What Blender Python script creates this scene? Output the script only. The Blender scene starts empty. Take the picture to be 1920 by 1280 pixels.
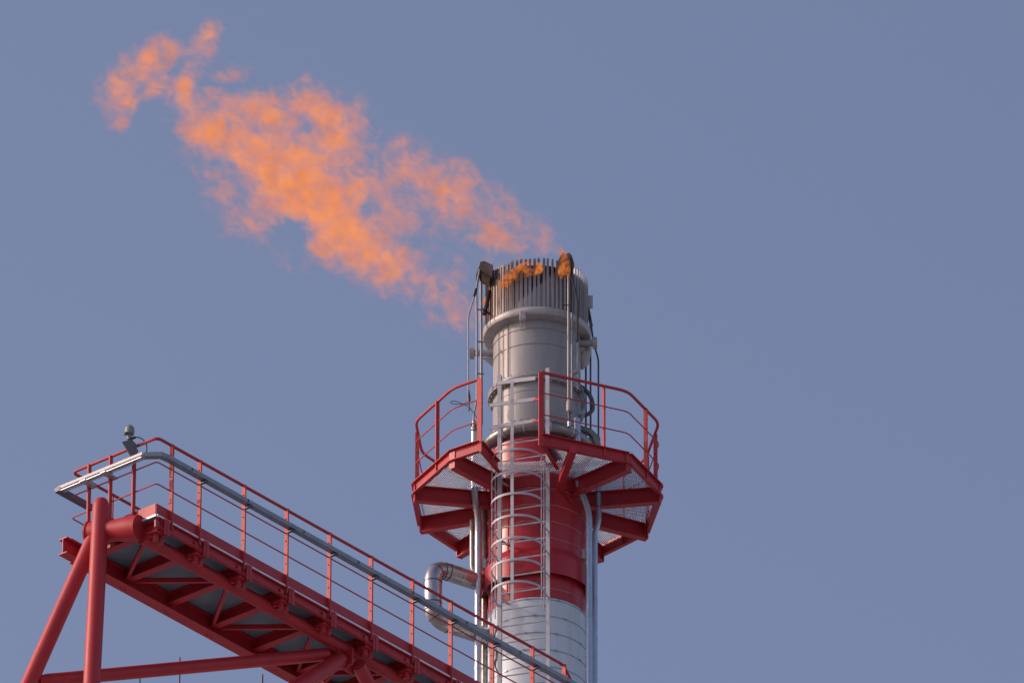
import bpy, math, random
from mathutils import Vector, Matrix
random.seed(7)
R_ = math.radians
V = Vector
scene = bpy.context.scene
COL = scene.collection

# ------------------------------------------------------------------ camera
F = 20000.0                      # focal length in photo pixels (1920 wide): a long telephoto
PITCH = R_(29.3)
CAM = V((-0.39, -146.0, 1.7))
FWD = V((0, math.cos(PITCH), math.sin(PITCH)))
UPV = V((0, -math.sin(PITCH), math.cos(PITCH)))
RGT = V((1, 0, 0))
cd = bpy.data.cameras.new('camera'); co = bpy.data.objects.new('camera', cd); COL.objects.link(co)
co.location = CAM; co.rotation_euler = (math.pi/2 + PITCH, 0, 0)
cd.sensor_width = 36; cd.lens = 36*F/1920; cd.clip_start = 1; cd.clip_end = 20000
scene.camera = co

def ray(px, py): return FWD + RGT*((px-960)/F) + UPV*((640-py)/F)
def at(px, py, Y):               # point of the vertical plane y = Y
    d = ray(px, py); return CAM + d*((Y-CAM.y)/d.y)
def atz(px, py, Z):              # point at height Z
    d = ray(px, py); return CAM + d*((Z-CAM.z)/d.z)
def zc(py): return at(1007, py, 0).z
M = 1/120.4                      # metres per photo pixel across, near the stack

# ------------------------------------------------------------------ materials
def mat(name, base, rough=.5, metal=0.0, var=.12, vscale=3.0, bump=0.0, bscale=40.0, stain=None, stain_amt=0.0, stain_scale=2.0, streak=False):
    m = bpy.data.materials.new(name); m.use_nodes = True
    nt = m.node_tree; N = nt.nodes; L = nt.links
    p = N['Principled BSDF']
    p.inputs['Roughness'].default_value = rough; p.inputs['Metallic'].default_value = metal
    tc = N.new('ShaderNodeTexCoord')
    mp = N.new('ShaderNodeMapping'); L.new(tc.outputs['Object'], mp.inputs['Vector'])
    if streak: mp.inputs['Scale'].default_value = (1, 1, .12)
    n = N.new('ShaderNodeTexNoise'); n.inputs['Scale'].default_value = vscale; n.inputs['Detail'].default_value = 6
    n.inputs['Roughness'].default_value = .65
    L.new(mp.outputs['Vector'], n.inputs['Vector'])
    r = N.new('ShaderNodeMapRange'); r.inputs['From Min'].default_value = .3; r.inputs['From Max'].default_value = .7
    r.inputs['To Min'].default_value = 1-var; r.inputs['To Max'].default_value = 1+var
    L.new(n.outputs['Fac'], r.inputs['Value'])
    mx = N.new('ShaderNodeVectorMath'); mx.operation = 'SCALE'; mx.inputs[0].default_value = base
    L.new(r.outputs['Result'], mx.inputs['Scale'])
    out = mx.outputs['Vector']
    if stain is not None:
        n2 = N.new('ShaderNodeTexNoise'); n2.inputs['Scale'].default_value = stain_scale; n2.inputs['Detail'].default_value = 8
        n2.inputs['Roughness'].default_value = .7
        L.new(mp.outputs['Vector'], n2.inputs['Vector'])
        r2 = N.new('ShaderNodeMapRange'); r2.inputs['From Min'].default_value = .5; r2.inputs['From Max'].default_value = .72
        r2.inputs['To Max'].default_value = stain_amt
        L.new(n2.outputs['Fac'], r2.inputs['Value'])
        mm = N.new('ShaderNodeMix'); mm.data_type = 'RGBA'
        L.new(r2.outputs['Result'], mm.inputs['Factor']); L.new(out, mm.inputs['A'])
        mm.inputs['B'].default_value = (*stain, 1)
        out = mm.outputs['Result']
    L.new(out, p.inputs['Base Color'])
    rr = N.new('ShaderNodeMapRange'); rr.inputs['To Min'].default_value = max(.05, rough-.12); rr.inputs['To Max'].default_value = rough+.12
    L.new(n.outputs['Fac'], rr.inputs['Value']); L.new(rr.outputs['Result'], p.inputs['Roughness'])
    if bump > 0:
        n3 = N.new('ShaderNodeTexNoise'); n3.inputs['Scale'].default_value = bscale; n3.inputs['Detail'].default_value = 3
        L.new(tc.outputs['Object'], n3.inputs['Vector'])
        b = N.new('ShaderNodeBump'); b.inputs['Strength'].default_value = bump; b.inputs['Distance'].default_value = .02
        L.new(n3.outputs['Fac'], b.inputs['Height']); L.new(b.outputs['Normal'], p.inputs['Normal'])
    return m

RED = mat('red_paint', (.46, .024, .034), .5, 0, .20, 2.6, .2, 5, (.17, .022, .02), .75, 2.6, True)
SHELLRED = mat('glossy_red_shell_paint', (.45, .022, .032), .36, 0, .18, 2.2, .2, 4, (.19, .020, .02), .7, 1.8, True)
REDSTRAP = mat('pale_red_strap', (.46, .17, .17), .4, .3, .2, 14)  # straps on the red shell, paler and pinker than its paint
GREYSTRAP = mat('dull_grey_strap', (.33, .37, .41), .4, .3, .2, 14)
RED2 = mat('red_paint_railing', (.47, .038, .042), .58, 0, .12, 6, 0, 5, (.25, .03, .03), .5, 9)
WHITE = mat('white_paint', (.67, .76, .83), .55, 0, .06, 1.6, .12, 3, (.36, .37, .37), .5, 1.6, True)
LADDER = mat('pale_grey_paint', (.45, .47, .51), .5, 0, .08, 8, 0, 5, (.36, .33, .31), .4, 7)
STEEL = mat('stainless_steel', (.33, .325, .33), .54, .3, .16, 2.4, .12, 6, (.22, .17, .14), .7, 1.5, True)
TIPS = mat('heat_dulled_steel', (.43, .41, .405), .52, .3, .14, 6, .05, 20, (.20, .15, .13), .6, 4, True)
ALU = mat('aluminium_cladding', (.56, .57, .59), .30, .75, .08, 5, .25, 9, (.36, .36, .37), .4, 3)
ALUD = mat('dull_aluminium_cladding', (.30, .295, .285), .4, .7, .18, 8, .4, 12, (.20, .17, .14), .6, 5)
LOOPM = mat('weathered_loop_cladding', (.44, .44, .45), .27, .85, .12, 4, .3, 7, (.20, .18, .17), .6, 3)
BLUEPIPE = mat('weathered_cladding', (.42, .51, .62), .32, .55, .10, 5, .2, 9, (.30, .31, .33), .4, 3)
ENDM = mat('tray_metal_painted_sunlight', (.70, .69, .68), .7, .1, .08, 5)  # end run of the tray: bright sunlight put into a paler base colour
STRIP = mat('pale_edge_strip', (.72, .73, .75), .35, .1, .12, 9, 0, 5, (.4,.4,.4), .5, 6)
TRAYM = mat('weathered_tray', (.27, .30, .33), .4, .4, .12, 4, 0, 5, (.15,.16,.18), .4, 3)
GALV = mat('galvanised_sheet', (.50, .52, .53), .45, .6, .1, 9, .1, 30)
PLATE = mat('galvanised_floor_plate', (.20, .275, .33), .6, .1, .15, 3)
RUST = mat('scorched_rusty_steel', (.20, .135, .105), .7, .2, .35, 9, .2, 30, (.05, .03, .025), .8, 6)
BLACK = mat('black_cable', (.025, .025, .032), .5, 0, .1)
SOOT = mat('sooted_steel', (.045, .032, .028), .8, .2, .4, 5)
DGREY = mat('dark_grey_bracket', (.105, .105, .125), .5, .3, .15, 8)
LGREY = mat('grey_plastic_housing', (.20, .235, .24), .45, 0, .08, 10)
GROUND = mat('pale_gravel_ground', (.26, .27, .285), .95, 0, .25, .05, .3, .8)

# inner wall of the burner: bare steel with soot burnt on along the windward rim
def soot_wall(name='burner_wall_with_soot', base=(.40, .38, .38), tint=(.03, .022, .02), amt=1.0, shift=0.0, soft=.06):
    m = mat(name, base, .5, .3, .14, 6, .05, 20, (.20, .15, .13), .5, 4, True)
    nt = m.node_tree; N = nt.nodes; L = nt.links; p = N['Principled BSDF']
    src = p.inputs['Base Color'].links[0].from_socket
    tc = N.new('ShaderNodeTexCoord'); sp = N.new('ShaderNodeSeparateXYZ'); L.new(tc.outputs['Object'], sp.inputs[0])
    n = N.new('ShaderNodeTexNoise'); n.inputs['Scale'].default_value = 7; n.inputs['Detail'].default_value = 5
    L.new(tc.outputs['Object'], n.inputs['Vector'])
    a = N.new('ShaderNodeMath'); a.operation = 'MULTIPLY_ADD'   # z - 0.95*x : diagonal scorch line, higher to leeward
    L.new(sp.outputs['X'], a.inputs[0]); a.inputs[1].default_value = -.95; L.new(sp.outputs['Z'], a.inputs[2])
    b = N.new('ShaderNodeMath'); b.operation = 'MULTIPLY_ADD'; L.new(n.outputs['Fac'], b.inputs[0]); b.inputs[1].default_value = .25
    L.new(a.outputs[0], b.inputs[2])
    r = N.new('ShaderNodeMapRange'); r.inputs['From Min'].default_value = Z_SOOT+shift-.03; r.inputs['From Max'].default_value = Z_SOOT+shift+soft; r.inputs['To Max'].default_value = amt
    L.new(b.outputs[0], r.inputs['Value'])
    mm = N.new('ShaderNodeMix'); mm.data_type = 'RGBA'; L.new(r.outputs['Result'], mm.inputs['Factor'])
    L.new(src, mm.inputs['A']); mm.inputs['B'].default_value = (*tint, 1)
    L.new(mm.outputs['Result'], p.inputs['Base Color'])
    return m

def grating_mat():                # galvanised grating: close parallel bars, bump + colour in the bars themselves
    m = mat('galvanised_grating', (.50, .57, .66), .6, .1, .12, 8)
    nt = m.node_tree; N = nt.nodes; L = nt.links; p = N['Principled BSDF']
    return m
GRATE = grating_mat()

# ------------------------------------------------------------------ mesh builder
class MB:
    def __init__(s): s.v = []; s.f = []
    def add(s, vs, fs):
        o = len(s.v); s.v += [V(q) for q in vs]; s.f += [tuple(i+o for i in q) for q in fs]; return s
    def box(s, c, ax, ay, az, hx, hy, hz):
        ax, ay, az = ax.normalized()*hx, ay.normalized()*hy, az.normalized()*hz
        c = V(c)
        vs = [c+ax*i+ay*j+az*k for i in (-1, 1) for j in (-1, 1) for k in (-1, 1)]
        return s.add(vs, [(0,1,3,2),(4,6,7,5),(0,4,5,1),(2,3,7,6),(0,2,6,4),(1,5,7,3)])
    def bar(s, p0, p1, w, h, up=V((0,0,1))):          # rectangular bar, w across, h along up
        p0, p1 = V(p0), V(p1); d = (p1-p0); l = d.length; d.normalize()
        a = d.cross(up)
        if a.length < 1e-4: a = d.cross(V((1,0,0)))
        a.normalize(); b = a.cross(d).normalized()
        return s.box((p0+p1)/2, d, a, b, l/2, w/2, h/2)
    def section(s, p0, p1, poly, up=V((0,0,1))):      # extrude a 2-D outline (across, up)
        p0, p1 = V(p0), V(p1); d = (p1-p0).normalized()
        a = d.cross(up).normalized(); b = a.cross(d).normalized()
        n = len(poly)
        vs = [p+a*x+b*y for p in (p0, p1) for x, y in poly]
        fs = [(i, (i+1) % n, n+(i+1) % n, n+i) for i in range(n)]
        fs += [tuple(range(n-1, -1, -1)), tuple(range(n, 2*n))]
        return s.add(vs, fs)
    def ibeam(s, p0, p1, h, b, t=.014, up=V((0,0,1))):
        w = t*.4
        poly = [(-b/2,-h/2),(b/2,-h/2),(b/2,-h/2+t),(w,-h/2+t),(w,h/2-t),(b/2,h/2-t),(b/2,h/2),(-b/2,h/2),(-b/2,h/2-t),(-w,h/2-t),(-w,-h/2+t),(-b/2,-h/2+t)]
        return s.section(p0, p1, poly, up)
    def channel(s, p0, p1, h, b, t=.012, up=V((0,0,1)), flip=1):
        poly = [(0,-h/2),(b,-h/2),(b,-h/2+t),(t,-h/2+t),(t,h/2-t),(b,h/2-t),(b,h/2),(0,h/2)]
        if flip < 0: poly = [(-x, y) for x, y in reversed(poly)]
        return s.section(p0, p1, poly, up)
    def tube(s, pts, r, seg=14, caps=True, closed=False):
        pts = [V(p) for p in pts]; n = len(pts)
        rs = r if isinstance(r, (list, tuple)) else [r]*n
        t0 = (pts[1]-pts[0]).normalized()
        ref = V((0,0,1)) if abs(t0.z) < .9 else V((0,1,0))
        nrm = t0.cross(ref).normalized()
        rings = []
        for i in range(n):
            if closed: t = (pts[(i+1) % n]-pts[i-1]).normalized()
            elif i == 0: t = t0
            elif i == n-1: t = (pts[-1]-pts[-2]).normalized()
            else: t = ((pts[i+1]-pts[i]).normalized()+(pts[i]-pts[i-1]).normalized()).normalized()
            nrm = (nrm - t*nrm.dot(t)).normalized(); bi = t.cross(nrm)
            rings.append([pts[i]+(nrm*math.cos(a)+bi*math.sin(a))*rs[i] for a in [2*math.pi*k/seg for k in range(seg)]])
        vs = [q for ring in rings for q in ring]; fs = []
        for i in range(n if closed else n-1):
            j = (i+1) % n
            for k in range(seg):
                k2 = (k+1) % seg
                fs.append((i*seg+k, i*seg+k2, j*seg+k2, j*seg+k))
        if caps and not closed:
            fs.append(tuple(range(seg-1, -1, -1))); fs.append(tuple(range((n-1)*seg, n*seg)))
        return s.add(vs, fs)
    def lathe(s, prof, seg=96, c=(0, 0), closed=False):
        n = len(prof)
        vs = [(c[0]+r*math.cos(2*math.pi*k/seg), c[1]+r*math.sin(2*math.pi*k/seg), z) for r, z in prof for k in range(seg)]
        fs = []
        for i in range(n if closed else n-1):
            j = (i+1) % n
            for k in range(seg):
                k2 = (k+1) % seg
                fs.append((i*seg+k, i*seg+k2, j*seg+k2, j*seg+k))
        return s.add(vs, fs)
    def build(s, name, m, parent=None, smooth=True, bevel=0):
        me = bpy.data.meshes.new(name)
        off = WL(parent) if parent else V((0,0,0))
        me.from_pydata([tuple(q-off) for q in s.v], [], s.f)
        me.materials.append(m)
        import bmesh
        bm = bmesh.new(); bm.from_mesh(me); bmesh.ops.recalc_face_normals(bm, faces=bm.faces); bm.to_mesh(me); bm.free()
        if smooth:
            me.polygons.foreach_set('use_smooth', [True]*len(me.polygons))
            me.set_sharp_from_angle(angle=R_(32))
        o = bpy.data.objects.new(name, me); COL.objects.link(o)
        if parent: o.parent = parent
        if bevel:
            b = o.modifiers.new('bevel', 'BEVEL'); b.width = bevel; b.segments = 2; b.limit_method = 'ANGLE'
        return o
def WL(o):
    p = V((0,0,0))
    while o: p = p + o.location; o = o.parent
    return p
def thing(name, loc, label, cat, group=None):
    o = bpy.data.objects.new(name, None); COL.objects.link(o); o.location = loc; o.empty_display_size = .2
    return tag(o, label, cat, group)
def tag(o, label, cat, group=None):
    o['label'] = label; o['category'] = cat
    if group: o['group'] = group
    return o
def bend(pts, rad, n=6):          # round the corners of a polyline
    pts = [V(p) for p in pts]; out = [pts[0]]
    for i in range(1, len(pts)-1):
        a, b, c = pts[i-1], pts[i], pts[i+1]
        d1, d2 = (a-b), (c-b)
        r = min(rad, d1.length*.49, d2.length*.49)
        p, q = b+d1.normalized()*r, b+d2.normalized()*r
        for k in range(n+1):
            t = k/n; out.append(p*(1-t)**2 + b*2*t*(1-t) + q*t*t)
    out.append(pts[-1]); return out
def cyl(a, r, z):                 # a degrees from +x, counter-clockwise seen so that 90 faces the camera
    return V((r*math.cos(R_(a)), -r*math.sin(R_(a)), z))

# ------------------------------------------------------------------ ground
g = MB(); g.add([(-3000,-3000,0),(3000,-3000,0),(3000,3000,0),(-3000,3000,0)], [(0,1,2,3)])
go = g.build('ground', GROUND, None, False); go['kind'] = 'structure'

# ------------------------------------------------------------------ flare stack
RS = .757
stack = thing('flare_stack', (0,0,0), 'tall red and white flare stack with a scorched steel burner tip', 'flare stack')
zcol_t, zcol0, zcol1 = zc(1070), zc(1081), zc(1120)
z_rw = zc(1162)
z_redtop = zc(858)
MB().lathe([(0,0),(RS+.5,0),(RS+.5,.4),(RS+.1,.9),(RS+.006,2),(RS+.006,z_rw)], 128).build('white_shell', WHITE, stack)
MB().lathe([(RS,z_rw),(RS,zcol1+.02),(RS,z_redtop-.03),(RS-.02,z_redtop),(.66,z_redtop)], 128).build('red_shell', SHELLRED, stack)
MB().lathe([(RS+.002,zcol_t+.04),(RS+.012,zcol_t),(RS+.095,zcol0),(RS+.102,zcol0-.03),(RS+.102,zcol1),(RS+.090,zcol1),(RS+.088,zcol0-.05),(RS+.002,zcol0-.03)], 128).build('collar', SHELLRED, stack)
# cladding straps
z = z_rw + .17
bands = []
while z < z_redtop-.05:
    if not (zcol1-.04 < z < zcol_t+.06): bands.append((z, RED))
    z += .292
z = z_rw - .03
while z > z_rw-4:
    bands.append((z, WHITE)); z -= .292
for z, m in bands:
    r0 = RS + (.006 if m is WHITE else 0)
    b = MB().lathe([(r0-.002,z-.009),(r0+.005,z-.008),(r0+.006,z),(r0+.005,z+.008),(r0-.002,z+.009)], 128)
    a0 = 60+random.uniform(-35, 35)
    for k in range(5):            # strap buckles / rivets
        a = a0 + k*37; p = cyl(a, r0+.012, z); t = V((-math.sin(R_(a)), -math.cos(R_(a)), 0))
        b.box(p, t, V((p.x,p.y,0)), V((0,0,1)), .022, .006, .012)
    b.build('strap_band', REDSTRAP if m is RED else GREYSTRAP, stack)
# steel barrel
RT = .69
z_fl = zc(748); z_fl2 = zc(826); z_ring = zc(626)
MB().lathe([(RT,z_redtop-.1),(RT,z_fl-.04)], 128).build('lower_barrel', STEEL, stack)
MB().lathe([(RT-.004,z_fl+.03),(RT-.004,z_ring-.02)], 128).build('upper_barrel', STEEL, stack)
f = MB().lathe([(RT-.02,z_fl-.05),(RT+.075,z_fl-.05),(RT+.08,z_fl-.045),(RT+.08,z_fl-.006),(RT+.02,z_fl-.006),(RT+.02,z_fl+.006),(RT+.08,z_fl+.006),(RT+.08,z_fl+.045),(RT+.075,z_fl+.05),(RT-.02,z_fl+.05)], 128)
for k in range(36):
    p = cyl(k*10+3, RT+.048, z_fl); f.tube([p-V((0,0,.08)), p+V((0,0,.08))], .012, 6)
f.build('bolted_flange', STEEL, stack)
f = MB().lathe([(RT-.01,z_fl2-.03),(RT+.03,z_fl2-.03),(RT+.03,z_fl2+.03),(RT-.01,z_fl2+.03)], 128)
for k in range(40):
    p = cyl(k*9+3, RT+.03, z_fl2); f.box(p, V((p.x,p.y,0)), V((-p.y,p.x,0)), V((0,0,1)), .012, .012, .014)
f.build('bolt_ring', STEEL, stack)
for py in (655, 683, 770):        # circumferential weld seams on the barrel
    zz = zc(py); MB().lathe([(RT-.006,zz-.008),(RT+.006,zz-.004),(RT+.006,zz+.004),(RT-.006,zz+.008)], 128).build('weld_seam', STEEL, stack)
for a in (132, 40, 250):          # vertical lap seams
    MB().bar(cyl(a, RT+.001, z_fl+.06), cyl(a, RT+.001, z_ring-.05), .02, .012, cyl(a,1,0)).build('lap_seam', STEEL, stack)
# tip ring
RR = .858
MB().lathe([(RT-.02,z_ring-.13),(RR-.055,z_ring-.115),(RR-.022,z_ring-.10),(RR-.004,z_ring-.07),(RR,z_ring-.03),(RR-.006,z_ring+.0),(RR-.03,z_ring+.028),(RR-.06,z_ring+.035),(RT-.02,z_ring+.035)], 144).build('tip_ring', TIPS, stack)
# burner wall + slats
z_s0, z_s1 = z_ring+.03, zc(531)
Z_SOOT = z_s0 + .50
RI = .762
wall = MB().lathe([(RI,z_s0),(RI,z_s1-.11),(RI-.012,z_s1-.10),(RI-.024,z_s1-.11),(RI-.024,z_s0)], 128)
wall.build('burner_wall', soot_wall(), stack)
MB().lathe([(0,z_s0+.35),(RI-.024,z_s0+.35)], 64).build('burner_deck', SOOT, stack)
sl = MB(); NS = 70; RF = .792
for k in range(NS):
    a = 360*k/NS + random.uniform(-.5,.5)
    th = R_(a); rad = V((math.cos(th), -math.sin(th), 0)); tan = V((-math.sin(th), -math.cos(th), 0))
    tw = R_(9+random.uniform(-4,4))
    d = (tan*math.cos(tw)+rad*math.sin(tw)); e = d.cross(V((0,0,1)))
    top = z_s1+random.uniform(-.008,.012)
    c = rad*RF; c.z = (z_s0-.01+top)/2
    sl.box(c, d, e, V((0,0,1)), .0175, .004, (top-z_s0+.01)/2)
    # folded stiffening lip on the outer edge
    c2 = c + d*.0175 + rad*.006
    sl.box(c2, rad, tan, V((0,0,1)), .010, .0035, (top-z_s0-.05)/2)
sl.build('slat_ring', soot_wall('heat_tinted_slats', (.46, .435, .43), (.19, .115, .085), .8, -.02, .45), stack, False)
# lug hanging on the ring
p = at(980, 592, -.86)
lg = MB().box((p.x, -.845, p.z), V((1,0,0)), V((0,1,0)), V((0,0,1)), .045, .035, .085)
lg.box((p.x, -.85, p.z-.045), V((1,0,0)), V((0,1,0)), V((0,0,1)), .05, .04, .025)
lg.build('lifting_lug', TIPS, stack, True, .006)
MB().tube(bend([(p.x-.035,-.80,p.z-.07),(p.x-.035,-.76,p.z-.2),(p.x+.03,-.76,p.z-.2),(p.x+.03,-.80,p.z-.07)], .02), .006, 6).build('ring_bracket', STEEL, stack)
# side nozzles
def nozzle(px0, px1, py, r, Y):
    a, b = at(px0, py, Y), at(px1, py, Y)
    n = MB().tube([a, b], r, 20).build('nozzle', TIPS, stack)
    d = (b-a).normalized()
    fl = MB().tube([b-d*.015, b+d*.03], r*1.75, 24); fl.tube([b+d*.032, b+d*.055], r*1.7, 24)
    fl.build('blind_flange', TIPS, n)
    g_ = MB(); s_ = 1 if px1 > px0 else -1
    base = at(px0+s_*2, py+6, Y)
    q = [base, base+V((s_*.2,0,-.03)), base+V((0,0,-.22))]
    g_.add([v+V((0,-.008,0)) for v in q]+[v+V((0,.008,0)) for v in q], [(0,1,2),(5,4,3),(0,3,4,1),(1,4,5,2),(2,5,3,0)])
    g_.build('gusset', TIPS, n, False)
nozzle(930, 887, 662, .055, .05)
nozzle(1072, 1113, 643, .055, -.1)
# right-hand shroud under the ring
MB().lathe([(.0,zc(688)),(.10,zc(676)),(.14,zc(655)),(.14,zc(640))], 20, (at(1092,660,.1).x, .1)).build('drain_pot', TIPS, stack)
# clip plate on the right edge of the slats
pl = at(1105, 566, -.05)
MB().box(pl, V((1,0,0)), V((0,1,0)), V((0,0,1)), .055, .02, .11).build('clip_plate', TIPS, stack, True, .004)
# water / steam ring main at the platform
rm = MB(); zr = zc(846); rr = .80
rm.tube([cyl(a, rr, zr) for a in range(0, 360, 5)], .085, 16, closed=True)
rm = rm.build('ring_main', ALUD, stack)
for a in (20, 50, 76, 104, 128, 160, 200):
    cl = MB(); c = cyl(a, rr, zr); t = cyl(a+90, 1, 0)
    cl.tube([c-t*.012, c+t*.012], .093, 18); cl.build('clamp', GALV, rm)

# ------------------------------------------------------------------ service platform
PR = 1.925
zt = at(1007, 928-2, 0).z       # top of the fascia
FH = .20                         # fascia height
ang = [88.3, 43, 8.8, -28, -58.7, -94, -129, -159.4, -190.4, -227.3, -242.6]   # vertices, clockwise from the right side of the ladder gap
plat = thing('service_platform', (0,0,zt-.15), 'red polygonal service platform with railings and galvanised floor around the stack', 'platform')
pv = [cyl(a, PR, zt) for a in ang]
fa = MB()
for i in range(len(pv)-1):
    a, b = pv[i]-V((0,0,FH/2)), pv[i+1]-V((0,0,FH/2))
    d = (b-a).normalized()*.002
    fa.channel(a, b, FH, .065, .012, V((0,0,1)), 1 if i >= 0 else -1)
fa.build('fascia', RED, plat, False)
# inner edges of the ladder gap
inner_r, inner_l = V((.29,-1.15,zt)), V((-.62,-1.06,zt))
for a, b in ((pv[0], inner_r), (pv[-1], inner_l)):
    MB().channel(a-V((0,0,FH/2)), b-V((0,0,FH/2)), FH-.006, .06, .012).build('gap_beam', RED, plat, False)
MB().bar(pv[0]+V((.50,.06,-.22)), V((.34,-.86,zt-.34)), .10, .13).build('gap_brace', RED, plat, False)
# radial beams
for a in ang[1:-1]:
    MB().ibeam(cyl(a, RS-.01, zt-.187), cyl(a, PR-.012, zt-.187), .27, .11, .014).build('radial_beam', RED, plat, False)
    pass
MB().lathe([(RS+.003,zt-.27),(RS+.02,zt-.27),(RS+.02,zt-.05),(RS+.003,zt-.05)], 96).build('support_ring', RED, plat)
# end plates at vertices
for a in ang[1:-1]:
    p = cyl(a, PR+.008, zt-.18); rdir = cyl(a,1,0)
    MB().box(p, V((rdir.y,-rdir.x,0)), rdir, V((0,0,1)), .057, .010, .142).build('end_plate', RED, plat, False)
# floor grating: real bars, one mesh
zg = zt-.035
poly2 = [V((v.x, v.y)) for v in [q*.985 for q in pv]]
outline = [(q.x, q.y) for q in poly2] + [(inner_l.x, inner_l.y), (inner_r.x, inner_r.y)]
def clip_line(poly, p, d):       # intervals of the line p+t*d inside a polygon
    ts = []
    n = len(poly)
    for i in range(n):
        x1, y1 = poly[i]; x2, y2 = poly[(i+1) % n]
        ex, ey = x2-x1, y2-y1
        den = d.x*ey-d.y*ex
        if abs(den) < 1e-9: continue
        t = ((x1-p.x)*ey-(y1-p.y)*ex)/den; s_ = ((x1-p.x)*d.y-(y1-p.y)*d.x)/den
        if 0 <= s_ < 1: ts.append(t)
    ts.sort(); return list(zip(ts[::2], ts[1::2]))
gr = MB()
da = R_(-68); d2 = V((math.cos(da), math.sin(da))); n2 = V((-d2.y, d2.x))
k = -2.1
while k < 2.1:
    p = n2*k
    for t0, t1 in clip_line(outline, p, d2):
        segs = [(t0, t1)]
        dd = RS+.06
        if abs(k) < dd:
            h = math.sqrt(dd*dd-k*k); segs = [(t0, min(t1,-h)), (max(t0,h), t1)]
        for s0, s1 in segs:
            if s1-s0 > .04:
                a = p+d2*s0; b = p+d2*s1
                gr.bar((a.x,a.y,zg), (b.x,b.y,zg), .009, .022)
    k += .032
k = -2.1
while k < 2.1:                    # cross rods
    p = d2*k
    for t0, t1 in clip_line(outline, p, n2):
        dd = RS+.06; segs = [(t0, t1)]
        if abs(k) < dd:
            h = math.sqrt(dd*dd-k*k); segs = [(t0, min(t1,-h)), (max(t0,h), t1)]
        for s0, s1 in segs:
            if s1-s0 > .04:
                a = p+n2*s0; b = p+n2*s1
                gr.bar((a.x,a.y,zg+.012), (b.x,b.y,zg+.012), .005, .005)
    k += .1
gr.build('floor_grating', GRATE, plat, False)
# railing
hv = [q*1.0 for q in pv]
def at_h(path, dz): return [V((q.x, q.y, zt+dz)) for q in path]
hr = MB().tube(bend(at_h(hv, 1.10), .16), .024, 12).build('handrail', RED2, plat)
for dz in (.74, .36):
    MB().tube(bend(at_h(hv, dz), .10), .0105, 8).build('mid_rail', RED2, plat)
def rpost(i, t, w=.062, ext=0):
    q = pv[i].lerp(pv[i+1], t); d = (pv[i+1]-pv[i]).normalized()
    out = V((d.y,-d.x,0));
    if out.dot(q) < 0: out = -out
    b = MB(); c = q + out*.008
    if ext:
        b.box(V((c.x,c.y,zt+.5-ext/2)), d, out, V((0,0,1)), w/2, .012, .60+ext/2)
    else:
        b.box(V((c.x,c.y,zt+.47)), d, out, V((0,0,1)), .012, .031, .63)
    b.build('railing_post', RED2, plat, False)
rpost(0, .0, .085, .1); rpost(0, .72); rpost(1, .55); rpost(2, .30); rpost(2, .9); rpost(3, .5); rpost(4, .4); rpost(5, .5); rpost(6, .6)
rpost(7, .65); rpost(8, .6); rpost(9, 1.0, .085, .1)
# swing bars across the ladder gap (fixed between the two gap posts)
for py0, py1 in ((718, 709), (760, 748), (802, 788)):
    a = at(934 if py0 == 718 else 918, py0, -.98); b = at(1004, py1, -1.25)
    MB().bar(a, b, .018, .062).build('gate_bar', LADDER, plat, True)
for py in (749, 789):
    MB().tube([at(1001, py, -1.26), at(1012, py-1, -1.6)], .02, 10).build('gate_hinge', RED2, plat)

# ------------------------------------------------------------------ caged ladder
ph = R_(17.5)
T = V((math.cos(ph), -math.sin(ph), 0)); Nn = V((-math.sin(ph), -math.cos(ph), 0))
lad_d = .96
def Lp(s, n, z): q = Nn*(lad_d+n)+T*s; return V((q.x, q.y, z))
def s_for(px, py, n):            # ladder coordinate along T whose picture column is px
    s0 = -1.0
    lo, hi = -1.5, 1.5
    for _ in range(40):
        mid = (lo+hi)/2; q = Lp(mid, n, 80)
        # picture column of q
        dd = q-CAM; x = 960+F*dd.x/dd.dot(FWD)
        if x < px: lo = mid
        else: hi = mid
    return lo
sL, sR = s_for(936.5, 950, 0), s_for(1027, 950, 0)
def z_for(py, s, n):             # height that shows at row py on ladder position
    q = Lp(s, n, 0); return at(960, py, q.y).z
lad = thing('caged_ladder', (Lp(0,0,0).x, Lp(0,0,0).y, 60), 'pale grey caged ladder running up the front of the stack', 'ladder')
for s, py in ((sL, 703), (sR, 690)):
    st = MB(); zt0, zb0 = z_for(py, s, 0), 62
    st.bar(Lp(s,0,zb0), Lp(s,0,zt0), .062, .022, Nn)
    st.bar(Lp(s+(.02 if s < 0 else -.02),-.03,zb0), Lp(s+(.02 if s < 0 else -.02),-.03,zt0-.01), .018, .05, Nn)
    st.build('stringer', LADDER, lad, False)
for k in range(24):
    z = z_for(852+31*(k-1), sR, 0)
    if k > 15: break
    MB().tube([Lp(sL,0,z), Lp(sR,0,z)], .0125, 8).build('rung', LADDER, lad)
DEP = .70; hw = (sR-sL)/2+.015; sc_ = (sL+sR)/2
def hoop_pt(t):                  # t 0..1 from left stringer round to the right one
    if t < .18: return (sc_-hw, t/.18*(DEP-hw*.86)*.9)
    if t > .82: return (sc_+hw, (1-t)/.18*(DEP-hw*.86)*.9)
    a = math.pi*(1-(t-.18)/.64)
    base = (DEP-hw*.86)*.9
    return (sc_+hw*math.cos(a), base+(DEP-base)*math.sin(a))
for k in range(7):
    z = z_for(842+41.3*k, sc_, DEP)
    pts = [hoop_pt(i/40) for i in range(41)]
    hb = MB()
    n = len(pts)
    P3 = [Lp(s, d, z) for s, d in pts]
    for i in range(n-1):
        hb.bar(P3[i], P3[i+1], .007, .038)
    hb.build('cage_hoop', LADDER, lad, False)
zc0, zc1 = z_for(842-4, sc_, DEP), z_for(1124, sc_, DEP)
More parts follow.
